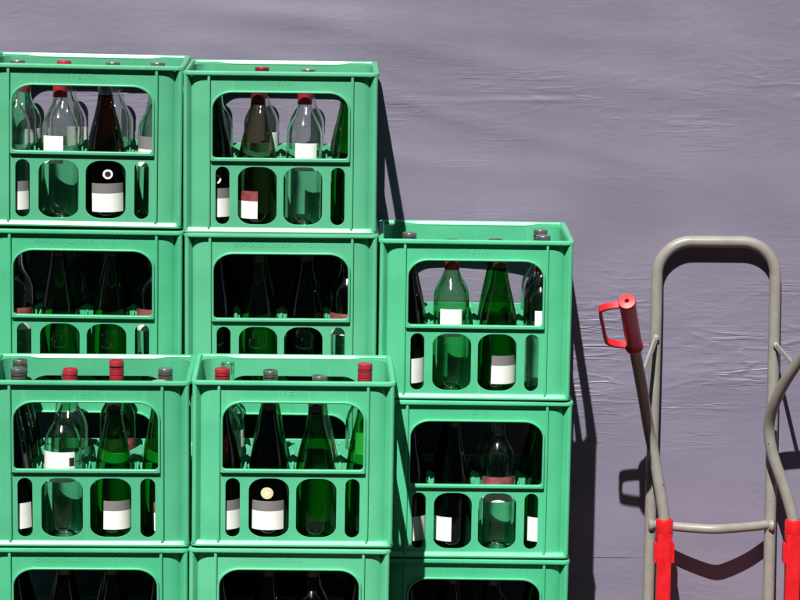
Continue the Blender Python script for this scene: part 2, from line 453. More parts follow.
def tarp_bump(m):
    """woven grain plus small crisp creases, mostly level"""
    b = m.node_tree.nodes['Principled BSDF']
    tc = N(m, 'ShaderNodeTexCoord')
    def nz(scale, detail, rough, dist=0.0, rot=0.0):
        mp = N(m, 'ShaderNodeMapping'); mp.inputs['Scale'].default_value = scale; mp.inputs['Rotation'].default_value = (0, rot, 0)
        L(m, tc.outputs['Object'], mp.inputs['Vector'])
        n = N(m, 'ShaderNodeTexNoise'); n.inputs['Scale'].default_value = 1.0; n.inputs['Detail'].default_value = detail
        n.inputs['Roughness'].default_value = rough; n.inputs['Distortion'].default_value = dist
        L(m, mp.outputs['Vector'], n.inputs['Vector'])
        return n.outputs['Fac']
    def M(op, a, v=None):
        q = N(m, 'ShaderNodeMath', operation=op); L(m, a, q.inputs[0])
        if v is not None:
            if isinstance(v, float): q.inputs[1].default_value = v
            else: L(m, v, q.inputs[1])
        return q.outputs[0]
    def crease(scale, width, mask_scale, lo, hi, rot=0.0):
        d = M('ABSOLUTE', M('SUBTRACT', nz(scale, 2, 0.5, 0.4, rot), 0.5))
        r = N(m, 'ShaderNodeMapRange'); r.interpolation_type = 'SMOOTHSTEP'
        r.inputs['From Min'].default_value = 0.0; r.inputs['From Max'].default_value = width; r.inputs['To Min'].default_value = 1; r.inputs['To Max'].default_value = 0
        L(m, d, r.inputs['Value'])
        k = N(m, 'ShaderNodeMapRange'); k.inputs['From Min'].default_value = lo; k.inputs['From Max'].default_value = hi
        L(m, nz(mask_scale, 2, 0.5), k.inputs['Value'])
        return M('MULTIPLY', r.outputs['Result'], k.outputs['Result'])
    # where the sheet was folded and crumpled: one band at knee height, a faint one higher up
    sx = N(m, 'ShaderNodeSeparateXYZ'); L(m, tc.outputs['Object'], sx.inputs[0])
    def zone(z0, half):
        r = N(m, 'ShaderNodeMapRange'); r.interpolation_type = 'SMOOTHSTEP'
        r.inputs['From Min'].default_value = 0.0; r.inputs['From Max'].default_value = half; r.inputs['To Min'].default_value = 1; r.inputs['To Max'].default_value = 0
        L(m, M('ABSOLUTE', M('SUBTRACT', sx.outputs['Z'], z0)), r.inputs['Value'])
        return r.outputs['Result']
    rx = N(m, 'ShaderNodeMapRange'); rx.inputs['From Min'].default_value = 0.40; rx.inputs['From Max'].default_value = 0.70; rx.inputs['To Min'].default_value = 0.25
    L(m, sx.outputs['X'], rx.inputs['Value'])
    act = M('ADD', M('MULTIPLY', M('MULTIPLY', zone(0.72, 0.26), 1.7), rx.outputs['Result']), M('MULTIPLY', zone(1.27, 0.14), 0.45))
    act = M('ADD', act, 0.16)
    grain = nz((60, 60, 120), 4, 0.55)
    soft = nz((7, 7, 62), 3, 0.5, 0.3)
    soft2 = nz((16, 16, 120), 2, 0.5, 0.3)
    c1 = crease((4.5, 4.5, 52), 0.07, (4, 4, 14), 0.46, 0.66)
    c2 = crease((18, 18, 80), 0.07, (8, 8, 18), 0.48, 0.68, 0.12)
    c3 = crease((14, 14, 26), 0.05, (6, 6, 9), 0.52, 0.70, 0.6)
    h = M('ADD', M('MULTIPLY', soft, 0.75), M('MULTIPLY', c1, 1.35))
    h = M('ADD', h, M('MULTIPLY', soft2, 0.35))
    h = M('ADD', h, M('MULTIPLY', c2, 0.3)); h = M('ADD', h, M('MULTIPLY', c3, 0.3))
    h = M('ADD', M('MULTIPLY', h, act), M('MULTIPLY', grain, 0.22))
    bp = N(m, 'ShaderNodeBump'); bp.inputs['Strength'].default_value = 0.6; bp.inputs['Distance'].default_value = 0.0011
    L(m, h, bp.inputs['Height'])
    L(m, bp.outputs['Normal'], b.inputs['Normal'])
tarp_bump(TARP)
me.materials.append(TARP)
tag(obj('tarpaulin', me), 'grey violet wrinkled tarpaulin sheet hanging behind the crates and hand truck', 'tarpaulin')

# ------------------------------------------------------------------ wine crate
HX, HY, HZ = 0.2, 0.15, 0.335
YF = Matrix(((1, 0, 0, 0), (0, 0, 1, 0), (0, 1, 0, 0), (0, 0, 0, 1)))     # plate XY -> XZ

def panel(half, win, slots, name):
    """wall plate with its openings; plane faces -y with its face at depth 9 mm"""
    zt = 0.327
    holes = [rrect(-win, 0.157, win, 0.2905, 0.007, 0.04, None, 0.034, 9)]
    for c, w, r in slots:
        holes.append(rrect(c - w, 0.019, c + w, 0.138, r, r, min(r, 0.022), min(r, 0.024), 9))
    outer = [(-half, 0.0085), (half, 0.0085), (half, zt), (-half, zt)]
    p = plate([outer] + holes, 0.003, 0.0005)
    p = move(p, Matrix.Translation((0, -HY + 0.0105, 0)) @ YF)
    # collar round the window with the sill as its lower side
    o = rrect(-win - 0.0045, 0.1495, win + 0.0045, 0.2950, 0.003, 0.044, None, 0.038, 9)
    n = rrect(-win, 0.157, win, 0.2905, 0.007, 0.04, None, 0.034, 9)
    c = plate([o, n], 0.0085, 0.0019, 3)
    c = move(c, Matrix.Translation((0, -HY + 0.0017 + 0.0043, 0)) @ YF)
    return p, c

fp, fc = panel(0.1485, 0.1375, [(-0.1175, 0.0142, 0.0142), (-0.0465, 0.0395, 0.03), (0.0465, 0.0395, 0.03), (0.1175, 0.0142, 0.0142)], 'front')
ribs = []
for s in (-1, 1):
    r_ = box(0.0052, 0.0085, 0.3175, 0.001)
    ribs.append(move(r_, Matrix.Translation((s * 0.1455, -HY + 0.0018 + 0.00425, 0.168))))
M_FRONT = finish(join([fp, fc] + ribs), CRATE)
sp, sc_ = panel(0.0985, 0.0875, [(-0.047, 0.0375, 0.03), (0.047, 0.0375, 0.03)], 'side')
ribs = []
for s in (-1, 1):
    r_ = box(0.0052, 0.0085, 0.3175, 0.001)
    ribs.append(move(r_, Matrix.Translation((s * 0.0955, -HY + 0.0018 + 0.00425, 0.168))))
M_SIDE = join([sp, sc_] + ribs)
M_SIDE = finish(move(M_SIDE, Matrix.Rotation(R(90), 4, 'Z') @ Matrix.Translation((0, -(HX - HY), 0))), CRATE)

fr = [(0.0530, 0.0088), (0.044, 0.0089), (0.037, 0.0096), (0.031, 0.0110), (0.026, 0.0130), (0.0222, 0.0155), (0.0192, 0.0185), (0.0112, 0.0040), (0.0098, 0.0029), (0.0066, 0.0028), (0.0044, 0.0044)]
outer = fr + [(d, u) for u, d in fr[-2::-1]]
inn = [(0.0530, 0.0121), (0.044, 0.0124), (0.037, 0.0134), (0.031, 0.0155), (0.0265, 0.0185), (0.0225, 0.0225)]
inner = inn + [(d, u) for u, d in inn[-2::-1]]
poly = [(HX - u, -HY + d) for u, d in outer] + [(HX - u, -HY + d) for u, d in inner[::-1]]
M_POST = []
for sx, sy in ((1, 1), (-1, 1), (-1, -1), (1, -1)):
    m_ = prism(poly, 0.0075, 0.3275)
    M_POST.append(finish(move(m_, Matrix.Diagonal((sx, sy, 1, 1))), CRATE, 50))

def outline(hx, hy, r, n=8):
    """rounded rectangle as (point, inward normal, share of 'middle of a long side')"""
    out = []
    def mid(x):
        t = (0.142 - abs(x)) / 0.03
        t = min(max(t, 0), 1); return t * t * (3 - 2 * t)
    for cx, cy, a0 in ((hx - r, hy - r, 0), (-hx + r, hy - r, 90), (-hx + r, -hy + r, 180), (hx - r, -hy + r, 270)):
        for k in range(n + 1):
            a = R(a0 + 90 * k / n)
            c, s_ = math.cos(a), math.sin(a)
            out.append((cx + r * c, cy + r * s_, -c, -s_, 0.0))
        if a0 == 0:
            for k in range(1, 24):
                x = (hx - r) + (-2 * (hx - r)) * k / 24; out.append((x, hy, 0, -1, mid(x)))
        if a0 == 180:
            for k in range(1, 24):
                x = (-hx + r) + 2 * (hx - r) * k / 24; out.append((x, -hy, 0, 1, mid(x)))
    return out

def loft(base, section):
    bm = bmesh.new()
    rings = []
    for x, y, nx_, ny_, m in base:
        rings.append([bm.verts.new((x + nx_ * d, y + ny_ * d, z)) for d, z in section(m)])
    n = len(rings[0])
    for a, b in zip(rings, rings[1:] + rings[:1]):
        for k in range(n):
            j = (k + 1) % n
            bm.faces.new((a[k], b[k], b[j], a[j]))
    bmesh.ops.recalc_face_normals(bm, faces=bm.faces)
    me = ME.new('ring'); bm.to_mesh(me); bm.free()
    return me

def rim_section(m):
    w = 0.0112 + 0.0012 * m          # the lip is flatter along the middle of each long side
    ch = 0.0020 + 0.0024 * m
    zl = 0.0032 + 0.0034 * m
    return [(w, HZ - 0.0088), (0.0018, HZ - 0.0090), (0.0006, HZ - 0.0084), (0.0, HZ - 0.0070), (0.0, HZ - 0.0030), (0.0007, HZ - 0.0012), (0.0022, HZ - 0.0002),
            (0.0034, HZ), (w - ch - 0.0004, HZ), (w - ch + 0.0006, HZ - 0.0006), (w - 0.0004, HZ - zl), (w, HZ - zl - 0.0006)]
M_RIM = finish(loft(outline(HX, HY, 0.015), rim_section), CRATE, 22)
def lip_section(m):
    return [(0.016, 0.0012), (0.0020, 0.0012), (0.0010, 0.0022), (0.0008, 0.0050), (0.0014, 0.0062), (0.0050, 0.0122), (0.0070, 0.0128), (0.016, 0.0128)]
lip = loft(outline(HX, HY, 0.015), lip_section)
flo = plate([rrect(-HX + 0.0125, -HY + 0.0125, HX - 0.0125, HY - 0.0125, 0.02, 0.02)], 0.003, 0.0004)
flo = move(flo, Matrix.Translation((0, 0, 0.0062)))
foot = plate([rrect(-HX + 0.021, -HY + 0.021, HX - 0.021, HY - 0.021, 0.02, 0.02), rrect(-HX + 0.03, -HY + 0.03, HX - 0.03, HY - 0.03, 0.015, 0.015)], 0.011, 0.001)
foot = move(foot, Matrix.Translation((0, 0, -0.0002)))
M_BASE = finish(join([lip, flo, foot]), CRATE, 22)

def sheet(half, xsx, name, top=0.1665, dip=0.020, ends=0.0):
    """divider sheet with scalloped top between the crossings"""
    pts = [(-half, 0.0085), (half, 0.0085)]
    edges = [half] + sorted(xsx, reverse=True) + [-half]
    for a, b in zip(edges, edges[1:]):
        n = 10
        for k in range(n + (1 if b == -half else 0)):
            t = k / n
            x = a + (b - a) * t
            e = min(max((-x - (half - 0.022)) / 0.018, 0), 1)
            pts.append((x, top - dip * math.sin(math.pi * t) + ends * e * e * (3 - 2 * e)))
    p = plate([pts], 0.0026, 0.0005)
    return move(p, YF)
CX, CY = 0.0938, 0.0915
parts = [move(sheet(HX - 0.0125, (-CX, 0, CX), 'x'), Matrix.Translation((0, y, 0))) for y in (-CY / 2, CY / 2)]
parts += [move(sheet(HY - 0.0125, (-CY / 2, CY / 2), 'y', 0.1535, 0.010, 0.013), Matrix.Translation((x, 0, 0)) @ Matrix.Rotation(R(90), 4, 'Z')) for x in (-CX, 0, CX)]
M_DIV = finish(join(parts), CRATE, 40)

def lettering(txt, size):
    cu = bpy.data.curves.new('tmp', 'FONT')
    cu.body = txt; cu.size = size; cu.align_x = 'CENTER'; cu.align_y = 'CENTER'
    cu.extrude = 0.0003; cu.bevel_depth = 0.0002; cu.bevel_resolution = 1; cu.space_character = 1.25; cu.offset = -0.0003
    m = from_curve(cu)
    m = move(m, Matrix.Translation((-0.004, -HY + 0.009, 0.3115)) @ Matrix.Rotation(R(90), 4, 'X'))
    return finish(m, CRATE)
M_WEIN = lettering('WEIN', 0.0200)
M_BADISCH = lettering('BADISCHER WEIN', 0.0190)

# x, front y, bottom z, scale x, tilt (deg, about y), yaw, wording, label
FY, BY, MY = -0.665, -0.345, -0.370
KX, KZ = 1.0125, 1.005
CRATES = {
    'BL1': (-0.4105, BY, 1.0399, 1.030, 0.75, 0.3, 'W', 'green wine crate crowning the tall rear stack at the edge, red cap among grey ones'),
    'BL2': (-0.4095, BY, 0.6984, 1.030, 0.45, -0.2, 'B', 'green wine crate second from top of the tall rear stack at the edge'),
    'BL3': (-0.4090, BY, 0.3569, 1.030, 0.30, 0.1, 'W', 'green wine crate third from top, hidden in the tall rear stack at the edge'),
    'BL4': (-0.4090, BY, 0.0154, 1.030, 0.50, 0.2, 'B', 'bottom green wine crate hidden in the tall rear stack at the edge'),
    'BR1': (-0.0006, BY, 1.0285, 1.000, 0.20, 0.0, 'W', 'green wine crate crowning the tall rear stack that stands in the middle'),
    'BR2': (0.0012, BY, 0.6935, 1.000, 0.10, 0.2, 'B', 'green wine crate second from top of the tall rear stack in the middle'),
    'BR3': (0.0012, BY, 0.3545, 1.000, 0.30, -0.2, 'W', 'green wine crate third from top, hidden in the tall rear middle stack'),
    'BR4': (0.0012, BY, 0.0140, 1.000, 0.40, 0.2, 'W', 'bottom green wine crate hidden in the tall rear middle stack'),
    'M1': (0.4069, MY, 0.6860, 1.000, 0.25, -0.8, 'W', 'green wine crate on top of the lower stack beside the hand truck'),
    'M2': (0.4090, MY, 0.3472, 0.992, 0.45, 0.5, 'W', 'green wine crate in the middle of the stack beside the hand truck'),
    'M3': (0.4080, MY, 0.0080, 0.992, 0.60, 0.2, 'W', 'bottom green wine crate of the stack beside the hand truck'),
    'FL1': (-0.3775, FY, 0.4425, 1.022, 0.15, 0.5, 'W', 'green wine crate topping the front stack at the edge, dark grey screw caps'),
    'FL2': (-0.3800, FY, 0.1035, 1.022, 0.10, 0.2, 'B', 'lower green wine crate of the front stack at the edge'),
    'FR1': (0.0305, FY, 0.4438, 1.000, 0.40, 0.8, 'W', 'green wine crate topping the front middle stack, round gold seal on a bottle'),
    'FR2': (0.0240, FY, 0.1040, 1.000, 0.45, 0.4, 'W', 'lower green wine crate of the front middle stack'),
}
VIGNETTE = {'BL1': 0.80, 'BL2': 0.88, 'BR1': 0.85, 'BR2': 0.92, 'FL1': 0.86, 'FL2': 0.90, 'FR1': 0.99, 'FR2': 1.02, 'M1': 0.97, 'M2': 1.0, 'M3': 0.92}  # light falloff painted into crate colours, darkest at the upper left
proto = {}
CRATE_OBJ = {}
for key, (x, y, z, sx, tilt, yaw, word, lab) in CRATES.items():
    if word not in proto:
        root = thing('wine_crate', lab, 'crate', group='green wine crates stacked in columns')
        obj('front_panel', M_FRONT, root)
        obj('rear_panel', M_FRONT, root, rot=(0, 0, math.pi))
        obj('side_panel', M_SIDE, root)
        obj('side_panel', M_SIDE, root, rot=(0, 0, math.pi))
        for pm in M_POST: obj('corner_post', pm, root)
        obj('rim', M_RIM, root); obj('base', M_BASE, root); obj('bottle_divider', M_DIV, root)
        obj('lettering', M_WEIN if word == 'W' else M_BADISCH, root)
        proto[word] = root
    else:
        root = copy_tree(proto[word])
    root['label'] = lab
    # the copied thing's own place; origin at the crate's centre, bottom
    root.location = (x, y + HY * KX, z)
    root.rotation_euler = (0, R(tilt), R(yaw))
    root.scale = (sx * KX, KX, KZ)
    CRATE_OBJ[key] = root
    falloff = VIGNETTE.get(key, 0.92)
    for ch in root.children: ch.color = (falloff, falloff, falloff, 1)
bpy.context.view_layer.update()

# ------------------------------------------------------------------ bottles
def smooth_profile(pts, n=5):
    P = catmull([(r, 0, z) for r, z in pts], n)
    return [(max(p.x, 0), p.z) for p in P]

def bottle_mesh(kind):
    if kind == 'bordeaux':
        side = [(0.0372, 0.195), (0.0370, 0.2035), (0.0355, 0.2130), (0.0315, 0.2240), (0.0255, 0.2350), (0.0200, 0.2450), (0.0163, 0.2560), (0.0148, 0.2680), (0.0140, 0.2850), (0.0136, 0.3050)]
        body = [(0.0374, 0.006), (0.0375, 0.10), (0.0373, 0.185)]
    elif kind == 'burgundy':
        side = [(0.0400, 0.135), (0.0393, 0.150), (0.0372, 0.168), (0.0335, 0.188), (0.0285, 0.209), (0.0233, 0.229), (0.0190, 0.248), (0.0160, 0.266), (0.0143, 0.284), (0.0136, 0.305)]
        body = [(0.0400, 0.007), (0.0402, 0.07), (0.0402, 0.12)]
    else:   # flute
        side = [(0.0370, 0.125), (0.0365, 0.145), (0.0345, 0.168), (0.0308, 0.194), (0.0262, 0.218), (0.0218, 0.239), (0.0180, 0.258), (0.0155, 0.275), (0.0141, 0.292), (0.0136, 0.307)]
        body = [(0.0370, 0.007), (0.0372, 0.06), (0.0372, 0.11)]
    r0 = body[0][0]
    prof = [(0, 0.018), (0.010, 0.0165), (0.020, 0.010), (0.027, 0.003), (0.031, 0.0004), (r0 - 0.002, 0.0018), (r0, 0.006)]
    prof += body[1:] + smooth_profile(side, 4)
    prof += [(0.0136, 0.3085), (0.0150, 0.3095), (0.0152, 0.3150), (0.0142, 0.3165), (0.0136, 0.3200), (0.0134, 0.3240), (0.0125, 0.3250), (0.0100, 0.3245), (0.0095, 0.318), (0.0095, 0.300)]
    m = lathe(prof, 44)
    m.shade_smooth()
    return m
BOTTLE = {}
for k in ('bordeaux', 'burgundy', 'flute'):
    base = bottle_mesh(k)
    for g, gm in GLASS.items():
        c = base.copy(); c.materials.append(gm); BOTTLE[k, g] = c
BODY_R = {'bordeaux': 0.0375, 'burgundy': 0.0402, 'flute': 0.0372}

def cap_mesh(kind, m):
    r = 0.0151 if kind == 'long' else 0.0153
    z0 = 0.268 if kind == 'long' else 0.297
    top = 0.3262
    prof = [(r - 0.0004, z0), (r, z0 + 0.0005)]
    for zg in ((0.296, 0.3075, 0.3135) if kind == 'long' else (0.3045, 0.3115, 0.3165)):
        prof += [(r, zg - 0.0012), (r - 0.0009, zg - 0.0005), (r - 0.0009, zg + 0.0005), (r, zg + 0.0012)]
    prof += [(r, top - 0.0016), (r - 0.0006, top - 0.0004), (r - 0.0016, top), (r - 0.003, top - 0.0001), (0.006, top + 0.0003), (0, top + 0.0004)]
    return finish(lathe(prof, 36), m, 40)
CAPM = {'grey': CAP_GREY, 'dark': CAP_DARK, 'bronze': CAP_BROWN, 'red': CAP_RED, 'wine': CAP_WINE, 'silver': CAP_SILVER, 'cream': CAP_GOLD}
CAPS = {(k, c): cap_mesh(k, m) for k in ('long', 'short') for c, m in CAPM.items()}

def arc_patch(r, z0, z1, a0, a1, rows, mats, n=18, extra=()):
    """paper strip bent round the bottle; rows: list of (z_split) -> material index"""
    bm = bmesh.new()
    zsplit = [z0] + [z for z, _ in rows[:-1]] + [z1]
    zl = []
    for (a, b), (_, mi) in zip(zip(zsplit, zsplit[1:]), rows):
        zl.append((a, b, mi))
    cols = [R(a0 + (a1 - a0) * k / n - 90) for k in range(n + 1)]
    for a, b, mi in zl:
        lo = [bm.verts.new((r * math.cos(t), r * math.sin(t), a)) for t in cols]
        hi = [bm.verts.new((r * math.cos(t), r * math.sin(t), b)) for t in cols]
        for k in range(n):
            f = bm.faces.new((lo[k], lo[k + 1], hi[k + 1], hi[k])); f.material_index = mi; f.smooth = True
    bmesh.ops.remove_doubles(bm, verts=bm.verts, dist=1e-6)
    for ea, eb, e0, e1, mi in extra:
        cs = [R(ea + (eb - ea) * k / 5 - 90) for k in range(6)]
        lo = [bm.verts.new(((r + 0.0002) * math.cos(t), (r + 0.0002) * math.sin(t), e0)) for t in cs]
        hi = [bm.verts.new(((r + 0.0002) * math.cos(t), (r + 0.0002) * math.sin(t), e1)) for t in cs]
        for k in range(5):
            f = bm.faces.new((lo[k], lo[k + 1], hi[k + 1], hi[k])); f.material_index = mi; f.smooth = True
    me = ME.new('label'); bm.to_mesh(me); bm.free()
    for m in mats: me.materials.append(m)
    return me
LM = [WHITE, GREYP, MAROON, BLACKP]
_lab = {}
def label_mesh(style, r):
    key = (style, round(r, 4))
    if key in _lab: return _lab[key]
    R_ = r + 0.0006
    spec = {
        'lowgrey': (0.024, 0.086, -52, 52, [(0.064, 0), (0.086, 1)]),
        'lowwhite': (0.024, 0.078, -48, 48, [(0.078, 0)]),
        'lowmaroon': (0.022, 0.082, -50, 50, [(0.060, 0), (0.082, 2)]),
        'mid': (0.126, 0.186, -36, 36, [(0.184, 0)]),
        'lowback': (0.045, 0.108, -60, 60, [(0.108, 0)]),
        'midwide': (0.124, 0.188, -58, 58, [(0.188, 0)]),
        'midgrey': (0.122, 0.188, -45, 45, [(0.160, 0), (0.186, 1)]),
        'midband': (0.112, 0.168, -62, 62, [(0.139, 0), (0.168, 2)]),
        'lowband': (0.118, 0.166, -62, 62, [(0.142, 0), (0.166, 2)]),
    }[style]
    z0, z1, a0, a1, rows = spec
    _lab[key] = arc_patch(R_, z0, z1, a0, a1, rows, LM, extra={'midwide': [(40, 57, 0.158, 0.176, 3)], 'midband': []}.get(style, ()))
    return _lab[key]

def disc_on_bottle(r, z, rad, ring, m_out, m_in):
    bm = bmesh.new()
    n = 24
    def pt(u, v, off): 
        t = u / r - math.pi / 2
        return ((r + off) * math.cos(t), (r + off) * math.sin(t), z + v)
    levels = [0.0, 0.35, 0.6, 1.0]
    rings = [[bm.verts.new(pt(rad * q * math.cos(2 * math.pi * k / n), rad * q * math.sin(2 * math.pi * k / n), 0.0007)) for k in range(n)] if q > 0 else [bm.verts.new(pt(0, 0, 0.0007))] for q in levels]
    for li, (a, b) in enumerate(zip(rings, rings[1:])):
        for k in range(n):
            j = (k + 1) % n
            f = bm.faces.new((a[0], b[k], b[j])) if len(a) == 1 else bm.faces.new((a[k], b[k], b[j], a[j]))
            f.material_index = 1 if li == (1 if ring else 0) or (ring and li == 0) else 0
            f.smooth = True
    me = ME.new('seal'); bm.to_mesh(me); bm.free()
    me.materials.append(m_out); me.materials.append(m_in)
    return me
SEAL_RING = disc_on_bottle(0.0402, 0.106, 0.0105, True, WHITE, BLACKP)
SEAL_GOLD = disc_on_bottle(0.0402, 0.103, 0.0125, False, GOLD, WHITE)

GNAME = {'clear': 'clear', 'pale': 'pale green', 'green': 'green', 'olive': 'dark green', 'brown': 'brown', 'smoke': 'pale olive', 'dark': 'black'}
CNAME = {'grey': 'grey', 'dark': 'dark', 'bronze': 'bronze', 'red': 'red', 'wine': 'wine red', 'silver': 'silver', 'cream': 'cream', None: 'no'}
ROWN = ('front', 'middle', 'back')
COLN = ('first', 'second', 'third', 'fourth')
WHERE = {'BL1': 'topmost rear edge crate', 'BL2': 'second rear edge crate', 'BR1': 'topmost rear middle crate', 'BR2': 'second rear middle crate',
         'M1': 'topmost truck-side crate', 'M2': 'second truck-side crate', 'M3': 'lowest truck-side crate',
         'FL1': 'topmost front edge crate', 'FL2': 'lower front edge crate', 'FR1': 'topmost front middle crate', 'FR2': 'lower front middle crate'}
_bp = {}
def place_bottle(ck, row, colm, shape, g, cap, capk, lab=None, lrot=0.0, seal=None, dx=0.0, dz=0.0, lean=None, hf=None):
    key = (shape, g, cap, capk, lab, seal)
    lname = {None: '', 'lowgrey': ', grey-white label', 'lowwhite': ', white label', 'lowmaroon': ', maroon-white label', 'mid': ', white label', 'midwide': ', white label', 'lowback': '', 'midgrey': ', grey-white label', 'midband': ', maroon-banded label', 'lowband': ', maroon-banded label'}[lab]
    seen_low = lab is not None and row == 0
    text = f"{GNAME[g]} bottle, {CNAME[cap]} cap{lname if seen_low else ''}, {COLN[colm]} in {ROWN[row]} row, {WHERE[ck]}"
    if key in _bp:
        b = copy_tree(_bp[key])
    else:
        b = thing('wine_bottle', text, 'bottle')
        obj('glass_body', BOTTLE[shape, g], b)
        if cap: obj('screw_cap', CAPS[capk, cap], b)
        if lab: obj('paper_label', label_mesh(lab, BODY_R[shape]), b)
        if seal: obj('round_seal', SEAL_RING if seal == 'ring' else SEAL_GOLD, b)
        _bp[key] = b
    b['label'] = text; b['group'] = 'bottles in the wine crates'
    for ch in b.children:
        if ch.name.startswith(('paper_label', 'round_seal')):
            ch.rotation_euler = (0, 0, R(lrot + (0 if not ch.name.startswith('round') else random.uniform(-2, 2))))
    c = CRATE_OBJ[ck]
    if lean is None: lean = (random.uniform(-1.3, 1.3), random.uniform(-1.3, 1.3))
    xl = (colm - 1.5) * CX * c.scale[0] + dx + random.uniform(-0.002, 0.002)
    yl = (row - 1) * CY * KX + random.uniform(-0.002, 0.002)
    if hf is None: hf = (0.958, 0.945, 0.93)[row] + random.uniform(-0.006, 0.006)
    rot = Matrix.Rotation(c.rotation_euler.z, 4, 'Z') @ Matrix.Rotation(c.rotation_euler.y, 4, 'Y')
    m = Matrix.Translation(c.location) @ rot @ Matrix.Translation((xl, yl, 0.0083 + dz)) @ Matrix.Rotation(R(lean[0]), 4, 'X') @ Matrix.Rotation(R(lean[1]), 4, 'Y') @ Matrix.Rotation(R(random.uniform(-6, 6)), 4, 'Z')
    b.matrix_world = m
    b.location = m.to_translation(); b.rotation_euler = m.to_euler(); b.scale = (1, 1, hf)
    return b

# front rows as the photograph shows them, then the rows behind
B, U, F_ = 'bordeaux', 'burgundy', 'flute'
HF = {('BL1', 1, 0): 0.99, ('BL1', 1, 1): 0.995, ('BL1', 1, 2): 0.99, ('BL1', 1, 3): 0.993, ('BR1', 2, 1): 0.975, ('BR1', 2, 2): 0.97,
      ('M1', 1, 0): 0.985, ('M1', 1, 3): 0.98, ('M1', 2, 3): 0.98, ('FL1', 1, 0): 1.0, ('FL1', 1, 1): 0.995, ('FL1', 2, 0): 1.0, ('FL1', 2, 1): 0.915, ('FL1', 2, 2): 1.0,
      ('FL1', 2, 3): 0.945, ('FL1', 0, 2): 0.935, ('FR1', 0, 2): 0.938, ('FL1', 0, 3): 0.98, ('FR1', 1, 0): 1.0, ('FR1', 1, 1): 0.99, ('FR1', 1, 2): 0.96, ('FR1', 2, 0): 0.985, ('FR1', 2, 3): 0.99}
